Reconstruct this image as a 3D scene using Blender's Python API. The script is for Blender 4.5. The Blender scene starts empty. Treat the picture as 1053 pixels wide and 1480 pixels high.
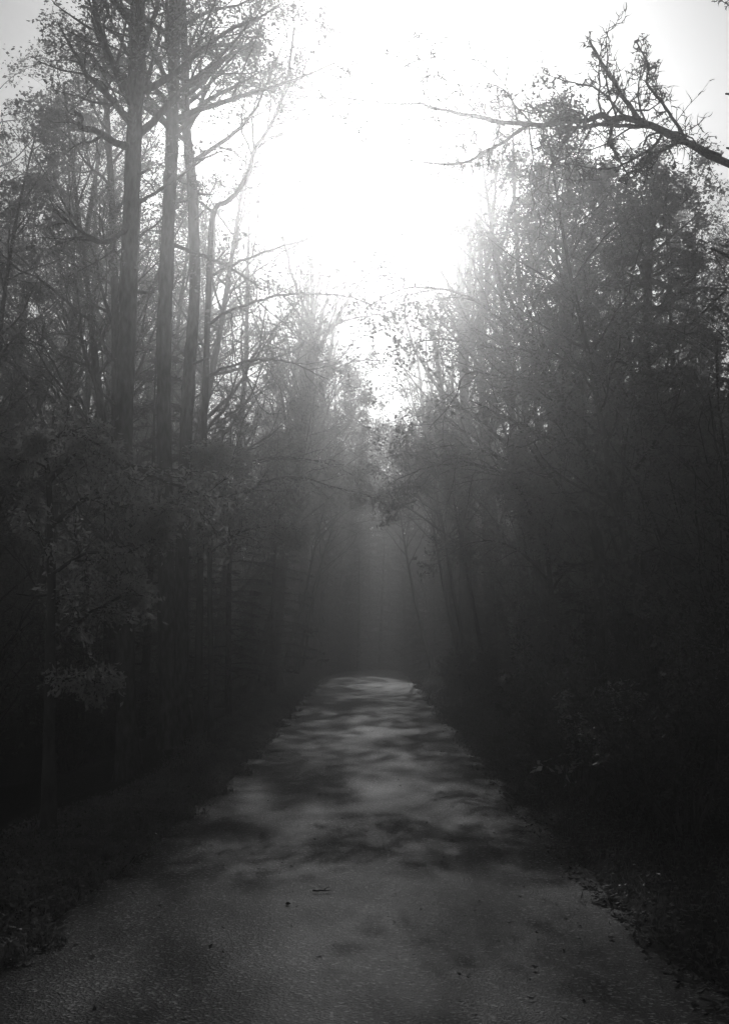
import bpy, math, random
import numpy as np
from mathutils import Vector, Matrix

# ------------------------------------------------------------------ camera
scene = bpy.context.scene
COL = scene.collection
F_PX, PX_W, PX_H = 1764.0, 1053.0, 1480.0        # focal length and frame in photograph pixels
TILT = math.radians(7.2)
EYE = np.array([0.0, 0.0, 1.6])

cam_data = bpy.data.cameras.new('camera')
cam_data.sensor_fit = 'VERTICAL'
cam_data.sensor_height = 24.0
cam_data.lens = 24.0 * F_PX / PX_H
cam_data.clip_start = 0.05
cam_data.clip_end = 2000.0
cam = bpy.data.objects.new('camera', cam_data)
cam.location = EYE
cam.rotation_euler = (math.pi / 2 + TILT, 0, 0)
COL.objects.link(cam)
scene.camera = cam


def ray(px, py):
    u = (px - PX_W / 2) / F_PX
    v = (PX_H / 2 - py) / F_PX
    return np.array([u, math.cos(TILT) - v * math.sin(TILT), math.sin(TILT) + v * math.cos(TILT)])


def at(px, py, Y):
    """world point at forward distance Y on the sight line of a photograph pixel"""
    d = ray(px, py)
    return EYE + d * (Y / d[1])


# ------------------------------------------------------------------ light
sd = ray(554, 235)
SUN_EL = math.atan2(sd[2], math.hypot(sd[0], sd[1]))
SUN_AZ = math.atan2(sd[0], sd[1])                 # clockwise from +Y

world = bpy.data.worlds.new('World')
scene.world = world
world.use_nodes = True
wn, wl = world.node_tree.nodes, world.node_tree.links
wn.clear()
w_out = wn.new('ShaderNodeOutputWorld')
w_bg = wn.new('ShaderNodeBackground')
w_bw = wn.new('ShaderNodeRGBToBW')                # the photograph is black and white
sky = wn.new('ShaderNodeTexSky')
sky.sky_type = 'NISHITA'
sky.sun_disc = False
sky.sun_elevation = SUN_EL
sky.sun_rotation = SUN_AZ
sky.air_density = 1.0
sky.dust_density = 2.0
wl.new(sky.outputs[0], w_bw.inputs[0])
wl.new(w_bw.outputs[0], w_bg.inputs[0])
w_bg.inputs[1].default_value = 0.09
wl.new(w_bg.outputs[0], w_out.inputs[0])

sun_data = bpy.data.lights.new('sun', 'SUN')
sun_data.energy = 5.0
sun_data.angle = math.radians(0.55)
sun = bpy.data.objects.new('sun', sun_data)
sun.rotation_euler = Vector((-sd[0], -sd[1], -sd[2])).to_track_quat('-Z', 'Y').to_euler()
sun.location = (0, 60, 60)
COL.objects.link(sun)

vs = scene.view_settings
scene.display_settings.display_device = 'sRGB'
vs.view_transform = 'Standard'
vs.look = 'None'
vs.exposure = -1.36
vs.gamma = 1.0
vs.use_curve_mapping = False

cy = scene.cycles
cy.max_bounces = 5
cy.diffuse_bounces = 2
cy.glossy_bounces = 1
cy.transmission_bounces = 3
cy.volume_bounces = 1
cy.transparent_max_bounces = 8
cy.sample_clamp_indirect = 3.0
cy.use_denoising = True
cy.caustics_reflective = False
cy.caustics_refractive = False

HAZE_DENSITY = 0.008
HAZE_G = 0.9

# ------------------------------------------------------------------ materials (greys: a black and white world)


def nodes_of(name):
    m = bpy.data.materials.new(name)
    m.use_nodes = True
    nt = m.node_tree
    nt.nodes.clear()
    return m, nt.nodes, nt.links


def grey(v):
    return (v, v, v, 1.0)


def ramp(n, stops):
    r = n.new('ShaderNodeValToRGB')
    e = r.color_ramp.elements
    e[0].position, e[0].color = stops[0][0], grey(stops[0][1])
    e[1].position, e[1].color = stops[-1][0], grey(stops[-1][1])
    for p, v in stops[1:-1]:
        k = e.new(p)
        k.color = grey(v)
    return r


def mat_bark(name, lo, hi, scale):
    m, n, l = nodes_of(name)
    out = n.new('ShaderNodeOutputMaterial')
    b = n.new('ShaderNodeBsdfPrincipled')
    tc = n.new('ShaderNodeTexCoord')
    mp = n.new('ShaderNodeMapping')
    mp.inputs['Scale'].default_value = (scale, scale, scale * 0.3)
    no = n.new('ShaderNodeTexNoise')
    no.inputs['Scale'].default_value = 1.0
    no.inputs['Detail'].default_value = 6
    r = ramp(n, [(0.35, lo), (0.68, hi)])
    bp = n.new('ShaderNodeBump')
    bp.inputs['Strength'].default_value = 0.7
    bp.inputs['Distance'].default_value = 0.06
    l.new(tc.outputs['Object'], mp.inputs[0])
    l.new(mp.outputs[0], no.inputs['Vector'])
    l.new(no.outputs[0], r.inputs[0])
    l.new(r.outputs[0], b.inputs['Base Color'])
    l.new(no.outputs[0], bp.inputs['Height'])
    l.new(bp.outputs[0], b.inputs['Normal'])
    b.inputs['Roughness'].default_value = 0.85
    l.new(b.outputs[0], out.inputs[0])
    return m


def mat_leaf(name, lo, hi, trans, rough=0.5, glow=2.3):
    m, n, l = nodes_of(name)
    out = n.new('ShaderNodeOutputMaterial')
    b = n.new('ShaderNodeBsdfPrincipled')
    t = n.new('ShaderNodeBsdfTranslucent')
    mix = n.new('ShaderNodeMixShader')
    tc = n.new('ShaderNodeTexCoord')
    no = n.new('ShaderNodeTexNoise')
    no.inputs['Scale'].default_value = 2.3
    no.inputs['Detail'].default_value = 5
    no.inputs['Roughness'].default_value = 0.75
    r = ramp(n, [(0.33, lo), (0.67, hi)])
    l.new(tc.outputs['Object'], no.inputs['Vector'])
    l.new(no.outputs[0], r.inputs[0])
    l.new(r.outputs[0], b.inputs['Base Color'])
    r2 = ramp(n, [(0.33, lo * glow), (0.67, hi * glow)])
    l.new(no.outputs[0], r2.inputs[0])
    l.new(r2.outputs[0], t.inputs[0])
    b.inputs['Roughness'].default_value = rough
    mix.inputs[0].default_value = trans
    l.new(b.outputs[0], mix.inputs[1])
    l.new(t.outputs[0], mix.inputs[2])
    l.new(mix.outputs[0], out.inputs[0])
    return m


def mat_asphalt():
    m, n, l = nodes_of('asphalt')
    out = n.new('ShaderNodeOutputMaterial')
    b = n.new('ShaderNodeBsdfPrincipled')
    tc = n.new('ShaderNodeTexCoord')
    vo = n.new('ShaderNodeTexVoronoi')
    vo.inputs['Scale'].default_value = 62.0
    n1 = n.new('ShaderNodeTexNoise')
    n1.inputs['Scale'].default_value = 120.0
    n1.inputs['Detail'].default_value = 4
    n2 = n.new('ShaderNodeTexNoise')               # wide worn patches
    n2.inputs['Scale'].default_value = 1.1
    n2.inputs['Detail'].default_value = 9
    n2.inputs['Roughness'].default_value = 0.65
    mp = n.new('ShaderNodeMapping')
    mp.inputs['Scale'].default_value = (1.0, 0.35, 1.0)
    l.new(tc.outputs['Object'], mp.inputs[0])
    l.new(tc.outputs['Object'], vo.inputs['Vector'])
    l.new(tc.outputs['Object'], n1.inputs['Vector'])
    l.new(mp.outputs[0], n2.inputs['Vector'])
    r1 = ramp(n, [(0.0, 0.004), (0.6, 0.014), (0.85, 0.055), (1.0, 0.34)])
    sc_ = n.new('ShaderNodeSeparateColor')
    l.new(vo.outputs['Color'], sc_.inputs[0])
    l.new(sc_.outputs[0], r1.inputs[0])
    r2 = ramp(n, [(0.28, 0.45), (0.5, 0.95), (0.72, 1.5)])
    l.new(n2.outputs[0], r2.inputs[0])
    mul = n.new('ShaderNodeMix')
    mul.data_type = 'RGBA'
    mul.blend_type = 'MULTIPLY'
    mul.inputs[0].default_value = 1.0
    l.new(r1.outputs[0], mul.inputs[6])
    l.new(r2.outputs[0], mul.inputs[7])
    cr = n.new('ShaderNodeTexVoronoi')              # hairline cracks
    cr.feature = 'DISTANCE_TO_EDGE'
    cr.inputs['Scale'].default_value = 0.55
    wv = n.new('ShaderNodeTexNoise')
    wv.inputs['Scale'].default_value = 2.2
    wv.inputs['Detail'].default_value = 6
    l.new(tc.outputs['Object'], wv.inputs['Vector'])
    vm = n.new('ShaderNodeMix')
    vm.data_type = 'RGBA'
    vm.blend_type = 'ADD'
    vm.inputs[0].default_value = 0.9
    l.new(tc.outputs['Object'], vm.inputs[6])
    l.new(wv.outputs['Color'], vm.inputs[7])
    l.new(vm.outputs[2], cr.inputs['Vector'])
    cm = ramp(n, [(0.0, 0.25), (0.012, 1.0)])
    l.new(cr.outputs['Distance'], cm.inputs[0])
    mul2 = n.new('ShaderNodeMix')
    mul2.data_type = 'RGBA'
    mul2.blend_type = 'MULTIPLY'
    mul2.inputs[0].default_value = 0.8
    l.new(mul.outputs[2], mul2.inputs[6])
    l.new(cm.outputs[0], mul2.inputs[7])
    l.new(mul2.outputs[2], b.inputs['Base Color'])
    add = n.new('ShaderNodeMath')
    add.operation = 'ADD'
    l.new(vo.outputs['Distance'], add.inputs[0])
    l.new(n1.outputs[0], add.inputs[1])
    bp = n.new('ShaderNodeBump')
    bp.inputs['Strength'].default_value = 0.9
    bp.inputs['Distance'].default_value = 0.008
    l.new(add.outputs[0], bp.inputs['Height'])
    l.new(bp.outputs[0], b.inputs['Normal'])
    b.inputs['Roughness'].default_value = 0.67
    b.inputs['Specular IOR Level'].default_value = 0.2
    l.new(b.outputs[0], out.inputs[0])
    return m


def mat_soil():
    m, n, l = nodes_of('leaf_litter_soil')
    out = n.new('ShaderNodeOutputMaterial')
    b = n.new('ShaderNodeBsdfPrincipled')
    tc = n.new('ShaderNodeTexCoord')
    n1 = n.new('ShaderNodeTexNoise')
    n1.inputs['Scale'].default_value = 14.0
    n1.inputs['Detail'].default_value = 8
    n1.inputs['Roughness'].default_value = 0.7
    l.new(tc.outputs['Object'], n1.inputs['Vector'])
    r = ramp(n, [(0.3, 0.015), (0.55, 0.035), (0.8, 0.08)])
    l.new(n1.outputs[0], r.inputs[0])
    l.new(r.outputs[0], b.inputs['Base Color'])
    bp = n.new('ShaderNodeBump')
    bp.inputs['Strength'].default_value = 0.8
    bp.inputs['Distance'].default_value = 0.05
    l.new(n1.outputs[0], bp.inputs['Height'])
    l.new(bp.outputs[0], b.inputs['Normal'])
    b.inputs['Roughness'].default_value = 0.95
    b.inputs['Specular IOR Level'].default_value = 0.2
    l.new(b.outputs[0], out.inputs[0])
    return m


M_BARK = mat_bark('rough_bark', 0.03, 0.11, 16)
M_BARK2 = mat_bark('smooth_bark', 0.05, 0.12, 9)
M_LEAF = mat_leaf('spring_leaf', 0.07, 0.14, 0.6, 0.5, 3.0)
M_LEAF2 = mat_leaf('dark_leaf', 0.035, 0.09, 0.45)
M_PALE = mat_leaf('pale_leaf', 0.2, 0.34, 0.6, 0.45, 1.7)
M_NEEDLE = mat_leaf('needle', 0.04, 0.09, 0.4)
M_GRASS = mat_leaf('verge_grass', 0.05, 0.15, 0.5)
M_DRY = mat_leaf('dry_leaf', 0.02, 0.09, 0.2, 0.7)
M_ASPH = mat_asphalt()
M_SOIL = mat_soil()

# ------------------------------------------------------------------ mesh helpers


class Acc:
    """collects quads, becomes one mesh"""

    def __init__(self):
        self.v, self.q, self.m, self.s, self.n = [], [], [], [], 0

    def add(self, v, q, mat=0, smooth=True):
        v = np.asarray(v, float).reshape(-1, 3)
        q = np.asarray(q, int).reshape(-1, 4)
        self.v.append(v)
        self.q.append(q + self.n)
        self.m.append(np.full(len(q), mat))
        self.s.append(np.full(len(q), smooth))
        self.n += len(v)

    def tube(self, pts, rad, k=6, mat=0, rough=0.0, rng=None, cap=True):
        pts = np.asarray(pts, float)
        rad = np.asarray(rad, float)
        n = len(pts)
        t = np.gradient(pts, axis=0)
        t /= np.linalg.norm(t, axis=1)[:, None] + 1e-9
        mean = pts[-1] - pts[0]
        ref = np.array([1.0, 0.17, 0.1]) if abs(mean[2]) > 0.75 * np.linalg.norm(mean) else np.array([0.05, 0.1, 1.0])
        a = np.cross(t, ref)
        a /= np.linalg.norm(a, axis=1)[:, None] + 1e-9
        b = np.cross(t, a)
        th = np.arange(k) * 2 * math.pi / k
        rr = rad[:, None] * np.ones((1, k))
        if rough and rng is not None:
            rr = rr * (1 + rough * rng.normal(size=(n, k)))
        v = pts[:, None, :] + rr[..., None] * (np.cos(th)[None, :, None] * a[:, None, :] + np.sin(th)[None, :, None] * b[:, None, :])
        i = np.arange(n - 1)[:, None] * k
        j = np.arange(k)[None, :]
        j2 = (j + 1) % k
        q = np.stack([i + j, i + j2, i + k + j2, i + k + j], -1).reshape(-1, 4)
        self.add(v.reshape(-1, 3), q, mat)

    def leaves(self, p, axis, width_dir, L, Wd, mat=1, fold=0.25):
        """rhombic folded leaves, all at once"""
        p, axis, s = np.asarray(p), np.asarray(axis), np.asarray(width_dir)
        nrm = np.cross(axis, s)
        L = np.asarray(L)[:, None]
        Wd = np.asarray(Wd)[:, None]
        mid = p + axis * L * 0.45
        lift = nrm * Wd * fold
        v = np.stack([p, mid + s * Wd * 0.5 + lift, p + axis * L, mid - s * Wd * 0.5 + lift], 1).reshape(-1, 3)
        q = np.arange(len(p) * 4).reshape(-1, 4)
        self.add(v, q, mat, False)

    def mesh(self, name, mats):
        v = np.concatenate(self.v)
        q = np.concatenate(self.q)
        me = bpy.data.meshes.new(name)
        me.vertices.add(len(v))
        me.vertices.foreach_set('co', v.ravel())
        me.loops.add(q.size)
        me.loops.foreach_set('vertex_index', q.ravel().astype(np.int32))
        me.polygons.add(len(q))
        me.polygons.foreach_set('loop_start', (np.arange(len(q)) * 4).astype(np.int32))
        me.polygons.foreach_set('material_index', np.concatenate(self.m).astype(np.int32))
        me.polygons.foreach_set('use_smooth', np.concatenate(self.s))
        for m in mats:
            me.materials.append(m)
        me.update()
        me.validate()
        return me


def link(name, me, parent=None, kind=None):
    o = bpy.data.objects.new(name, me)
    COL.objects.link(o)
    if parent is not None:
        o.parent = parent
    if kind:
        o['kind'] = kind
    return o


def tag(o, label, cat, group=None):
    o['label'] = label
    o['category'] = cat
    if group:
        o['group'] = group
    return o


def thing(name, label, cat, loc, group=None):
    o = bpy.data.objects.new(name, None)
    o.empty_display_size = 0.2
    COL.objects.link(o)
    o.location = tuple(loc)
    return tag(o, label, cat, group)


def copy_thing(root, loc, rz, sc, label=None, group=None, lean=(0, 0)):
    r = root.copy()
    COL.objects.link(r)
    r.location = tuple(loc)
    r.rotation_euler = (lean[0], lean[1], rz)
    r.scale = (sc, sc, sc)
    if label:
        r['label'] = label
    if group:
        r['group'] = group
    for ch in list(root.children):
        c = ch.copy()
        COL.objects.link(c)
        c.parent = r
    return r


def unit(v):
    v = np.asarray(v, float)
    return v / (np.linalg.norm(v, axis=-1, keepdims=True) + 1e-9)


def sstep(t):
    t = np.clip(t, 0, 1)
    return t * t * (3 - 2 * t)


# ------------------------------------------------------------------ terrain
_rn = np.random.default_rng(5)
_ph = _rn.uniform(0, 6.28, (10, 2))
_fr = [(0.21, 0.13), (0.11, 0.27), (0.4, 0.33), (0.7, 0.2), (0.33, 0.8), (1.3, 0.9), (0.9, 1.7), (2.1, 1.4), (1.7, 2.6), (3.3, 2.9)]


def bumps(x, y):
    z = 0
    for (a, b), (p, q) in zip(_fr, _ph):
        z = z + np.sin(a * x + p + 0.8 * np.sin(b * 0.7 * y)) * np.sin(b * y + q) * 0.13 / (0.3 + a + b)
    return z


def road_z(y):
    y = np.asarray(y, float)
    return np.interp(y, [-40, 12, 16, 20, 25, 32, 39.4, 47, 54, 59, 64, 70, 80, 95, 140],
                     [0, 0, 0.03, 0.11, 0.27, 0.51, 0.78, 1.06, 1.27, 1.36, 1.37, 1.26, 0.9, 0.3, 0.0])


def road_x(y):
    y = np.asarray(y, float)
    return -0.12 + np.where(y > 50, ((y - 50) / 30.0) ** 2 * 4.2, 0) + 0.12 * sstep((y - 8) / 10)


HALF = 1.93


def ground_z(x, y):
    x, y = np.asarray(x, float), np.asarray(y, float)
    d = np.abs(x - road_x(y)) - HALF
    left = x < road_x(y)
    zr = road_z(y)
    lip = -0.06 + 0.11 * sstep((d + 0.1) / 0.35)
    zl = lip - 1.0 * sstep((d - 0.95) / 4.0)
    zright = lip + 0.05 * sstep(d / 0.5) + (0.25 + 0.65 * sstep((y - 14) / 16)) * sstep((d - 0.6) / 3.0)
    side = np.where(left, zl, zright)
    fade = sstep((d - 0.2) / 2.0)
    side = side - 0.15 * sstep((y - 38) / 18) * sstep(1 - d / 1.5)
    z = zr + side + bumps(x, y) * fade * 0.8
    z = z + 9.0 * sstep((y - 88) / 70) + 3.0 * sstep((np.abs(x) - 22) / 40)
    return z


def build_ground():
    xs = np.concatenate([np.linspace(-110, -12, 40)[:-1], np.linspace(-12, -4, 33)[:-1], np.linspace(-4, 5, 91)[:-1],
                         np.linspace(5, 12, 29)[:-1], np.linspace(12, 110, 40)])
    ys = np.concatenate([np.linspace(-35, 3, 20)[:-1], np.linspace(3, 40, 150)[:-1], np.linspace(40, 75, 80)[:-1], np.linspace(75, 190, 50)])
    X, Y = np.meshgrid(xs, ys)
    Z = ground_z(X, Y)
    a = Acc()
    ny, nx = X.shape
    i = np.arange(ny - 1)[:, None] * nx
    j = np.arange(nx - 1)[None, :]
    q = np.stack([i + j, i + j + 1, i + nx + j + 1, i + nx + j], -1)
    a.add(np.stack([X, Y, Z], -1), q)
    o = link('ground', a.mesh('ground', [M_SOIL]), kind='structure')
    o['label'] = 'dark forest floor of soil and old leaves beside the road'
    # road: a crowned strip with crumbling edges
    ys = np.concatenate([np.linspace(-20, 4, 30)[:-1], np.linspace(4, 30, 260)[:-1], np.linspace(30, 95, 200)])
    rg = np.random.default_rng(3)

    def edge_noise(n, amp):
        e = rg.normal(size=n)
        k = np.array([1, 3, 5, 3, 1.0])
        return np.convolve(e, k / k.sum(), 'same') * amp + 0.06 * np.sin(ys * 0.9 + rg.uniform(0, 6)) + 0.05 * np.sin(ys * 2.3)
    el, er = edge_noise(len(ys), 0.075), edge_noise(len(ys), 0.085)
    t = np.linspace(-1, 1, 33)
    wl_ = HALF + el
    wr_ = HALF + er
    Xr = road_x(ys)[:, None] + np.where(t < 0, t * wl_[:, None], t * wr_[:, None])
    Yr = np.repeat(ys[:, None], len(t), 1)
    Zr = road_z(ys)[:, None] + (0.035 + 0.20 * sstep((ys - 38) / 18))[:, None] * (1 - t ** 2)[None, :] - 0.012 * np.exp(-((np.abs(t) - 0.45) / 0.14) ** 2)[None, :] + 0.008 * np.sin(Yr * 1.7 + Xr * 2) * np.sin(Yr * 0.6)
    Zr -= (0.17 * sstep((ys - 38) / 18))[:, None]
    Zr[:, 0] -= 0.05
    Zr[:, -1] -= 0.05
    a = Acc()
    ny, nx = Xr.shape
    i = np.arange(ny - 1)[:, None] * nx
    j = np.arange(nx - 1)[None, :]
    q = np.stack([i + j, i + j + 1, i + nx + j + 1, i + nx + j], -1)
    a.add(np.stack([Xr, Yr, Zr], -1), q)
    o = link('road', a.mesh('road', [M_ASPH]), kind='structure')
    o['label'] = 'narrow coarse asphalt road with dappled sunlight running to a crest'


build_ground()

# ------------------------------------------------------------------ trees


def grow(rng, start, d, length, r0, level, P, out):
    nseg = (9, 7, 5, 4)[min(level, 3)]
    step = length / nseg
    d = unit(d)
    pts, dirs = [np.array(start, float)], []
    up = P.get('up', (0.02, 0.05, 0.04, 0.02))[min(level, 3)]
    wig = P.get('wig', (0.05, 0.14, 0.2, 0.24))[min(level, 3)]
    for s in range(nseg):
        d = unit(d + rng.normal(size=3) * wig + np.array([0, 0, up]))
        dirs.append(d)
        pts.append(pts[-1] + d * step)
    pts = np.array(pts)
    rad = r0 * np.linspace(1, 0.22, nseg + 1)
    out.append((level, pts, rad))
    spawn(rng, pts, rad, dirs, length, level, P, out)


def spawn(rng, pts, rad, dirs, length, level, P, out, tmin=None, count=None):
    if level >= P['levels']:
        return
    n = count if count is not None else P['kids'][level]
    n = max(1, int(round(n * rng.uniform(0.8, 1.2))))
    t0 = P.get('tmin', (0.35, 0.2, 0.15, 0.1))[min(level, 3)] if tmin is None else tmin
    nseg = len(pts) - 1
    az0 = rng.uniform(0, 6.28)
    for i in range(n):
        t = t0 + (1 - t0) * (i + rng.uniform(0, 1)) / n
        f = min(t * nseg, nseg - 1e-3)
        k = int(f)
        p = pts[k] + (pts[k + 1] - pts[k]) * (f - k)
        d = unit(pts[k + 1] - pts[k])
        az = az0 + i * 2.4 + rng.normal() * 0.4
        ref = np.array([0, 0, 1.0]) if abs(d[2]) < 0.8 else np.array([1.0, 0, 0])
        a = unit(np.cross(d, ref))
        b = np.cross(d, a)
        ang = math.radians(rng.uniform(*P.get('ang', ((35, 60), (30, 60), (30, 65), (30, 65)))[min(level, 3)]))
        side = math.cos(az) * a + math.sin(az) * b
        if P.get('flat') and level >= 1:            # layered, flat boughs
            side = unit(side * np.array([1, 1, 0.25]))
        cd = d * math.cos(ang) + side * math.sin(ang)
        cl = length * P['ratio'][level] * rng.uniform(0.7, 1.2) * (1.0 - P.get('tip', 0.55) * (t - t0) / (1 - t0 + 1e-6))
        rr = (rad[k] * (1 - f + k) + rad[k + 1] * (f - k)) * P.get('rr', 0.55)
        grow(rng, p, cd, cl, max(rr, P.get('rmin', 0.004)), level + 1, P, out)


def foliage(rng, out, acc, P, mat=1):
    nl = P.get('leaves', 0)
    if not nl:
        return
    pos, base_d = [], []
    for lev, pts, rad in out:
        if lev < P['leaf_level']:
            continue
        m = rng.poisson(nl if lev >= P['levels'] else nl * 0.4)
        if m == 0:
            continue
        t = np.sqrt(rng.uniform(0.02, 1, m // 4 + 1)) * (len(pts) - 1 - 1e-4)
        t = t[rng.integers(0, len(t), m)]            # leaves sit in small clusters along the twig
        k = t.astype(int)
        f = (t - k)[:, None]
        pos.append(pts[k] * (1 - f) + pts[k + 1] * f + rng.normal(size=(m, 3)) * P.get('spread', 0.07) * rng.uniform(0.2, 1, (m, 1)))
        base_d.append(np.repeat(unit(pts[-1] - pts[0])[None], m, 0))
    if not pos:
        return
    p = np.concatenate(pos)
    bd = np.concatenate(base_d)
    n = len(p)
    ax = unit(bd * P.get('along', 0.5) + rng.normal(size=(n, 3)) * np.array([1, 1, 0.6]) + np.array([0, 0, -P.get('droop', 0.25)]))
    up = unit(rng.normal(size=(n, 3)) * P.get('tumble', 0.7) + np.array([0, 0, 1.0]))
    s = unit(np.cross(ax, up))
    L = P['leaf'] * rng.lognormal(0, 0.28, n)
    acc.leaves(p, ax, s, L, L * P.get('wid', 0.6), mat)


def wood(out, acc, minlev=1, mat=0):
    for lev, pts, rad in out:
        if lev < minlev:
            continue
        acc.tube(pts, rad, (8, 6, 4, 3)[min(lev, 3)], mat)


def curve(pts, n):
    """smooth resampling of a few control points (Catmull-Rom)"""
    p = np.asarray(pts, float)
    m = len(p)
    e = np.vstack([2 * p[0] - p[1], p, 2 * p[-1] - p[-2]])
    u = np.linspace(0, m - 1 - 1e-6, n)
    k = u.astype(int)
    f = (u - k)[:, None]
    a, b, c, d = e[k], e[k + 1], e[k + 2], e[k + 3]
    return 0.5 * (2 * b + (c - a) * f + (2 * a - 5 * b + 4 * c - d) * f ** 2 + (3 * b - a - 3 * c + d) * f ** 3)


def hero(name, label, cat, base, path, r_base, r_top, P, seed, limbs=(), bark=M_BARK, leaf=M_LEAF, group=None,
         top_kids=None, tmin=0.35, limb_len=4.0):
    """a tree with its own trunk line (world points, foot first); limbs = [(points, r0, r1, kids)]"""
    rng = np.random.default_rng(seed)
    base = np.asarray(base, float)
    root = thing(name, label, cat, base, group)
    pts = curve(np.asarray(path, float) - base, 26)
    h = np.linspace(0, 1, 26)
    rad = r_base + (r_top - r_base) * h
    hz = pts[:, 2] - pts[0, 2]
    rad = rad * (1 + 0.7 * np.exp(-np.clip(hz, 0, None) / 0.35))
    ta = Acc()
    fine = curve(pts, 90)
    rf = np.interp(np.linspace(0, 1, 90), h, rad)
    for b in range(7):                              # old branch scars and burls
        rf = rf * (1 + rng.uniform(0.04, 0.14) * np.exp(-((np.arange(90) - rng.uniform(4, 86)) / rng.uniform(0.8, 2.0)) ** 2))
    ta.tube(fine, rf, 14, rough=0.05, rng=rng)
    for b in range(rng.integers(3, 8)):             # broken stubs
        k = int(rng.integers(15, 80))
        az = rng.uniform(0, 6.28)
        d0 = np.array([math.cos(az), math.sin(az), rng.uniform(-0.2, 0.5)])
        ln = rng.uniform(0.15, 0.55)
        ta.tube([fine[k], fine[k] + d0 * (rf[k] + ln * 0.5), fine[k] + d0 * (rf[k] + ln) + np.array([0, 0, 0.03])], [rf[k] * 0.3, rf[k] * 0.2, rf[k] * 0.1], 5)
    link('trunk', ta.mesh('trunk', [bark]), root)
    out = []
    for lp, r0, r1, kids in limbs:
        q = curve(np.asarray(lp, float) - base, 26)
        kink = 0.006 * np.linalg.norm(q[-1] - q[0])
        q[2:] += np.cumsum(rng.normal(size=(24, 3)), 0) * kink * 0.25 + rng.normal(size=(24, 3)) * kink * 0.5
        rr = np.linspace(r0, r1, 26) * (1 + 0.08 * rng.normal(size=26))
        la = Acc()
        la.tube(q, rr, 8, rough=0.05, rng=rng)
        link('limb', la.mesh('limb', [bark]), root)
        ln = np.linalg.norm(np.diff(q, axis=0), axis=1).sum()
        spawn(rng, q, rr, None, ln, 1, P, out, tmin=0.15, count=kids)
    spawn(rng, pts, rad, None, limb_len, 0, P, out, tmin=tmin, count=top_kids)
    ca = Acc()
    wood(out, ca)
    foliage(rng, out, ca, P)
    if ca.n:
        link('crown', ca.mesh('crown', [bark, leaf]), root)
    return root


# prototypes of the wood -------------------------------------------------


def proto_tree(name, H, r0, P, seed, limb_len, bark, leaf, lean=0.03, tmin=0.35, kids=24):
    rng = np.random.default_rng(seed)
    n = 9
    pts = [np.array([0, 0, -0.3])]
    d = np.array([0, 0, 1.0])
    for i in range(n):
        d = unit(d + rng.normal(size=3) * lean)
        pts.append(pts[-1] + d * (H + 0.3) / n)
    root = thing(name, '', 'tree', (0, 0, 0))
    pts = curve(pts, 26)
    rad = r0 * np.linspace(1, 0.12, 26) * (1 + 0.6 * np.exp(-np.clip(pts[:, 2], 0, None) / 0.35))
    a = Acc()
    a.tube(pts, rad, 9, rough=0.04, rng=rng)
    link('trunk', a.mesh('trunk', [bark]), root)
    out = []
    spawn(rng, pts, rad, None, limb_len, 0, P, out, tmin=tmin, count=kids)
    ca = Acc()
    wood(out, ca)
    foliage(rng, out, ca, P)
    link('crown', ca.mesh('crown', [bark, leaf]), root)
    return root


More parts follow.
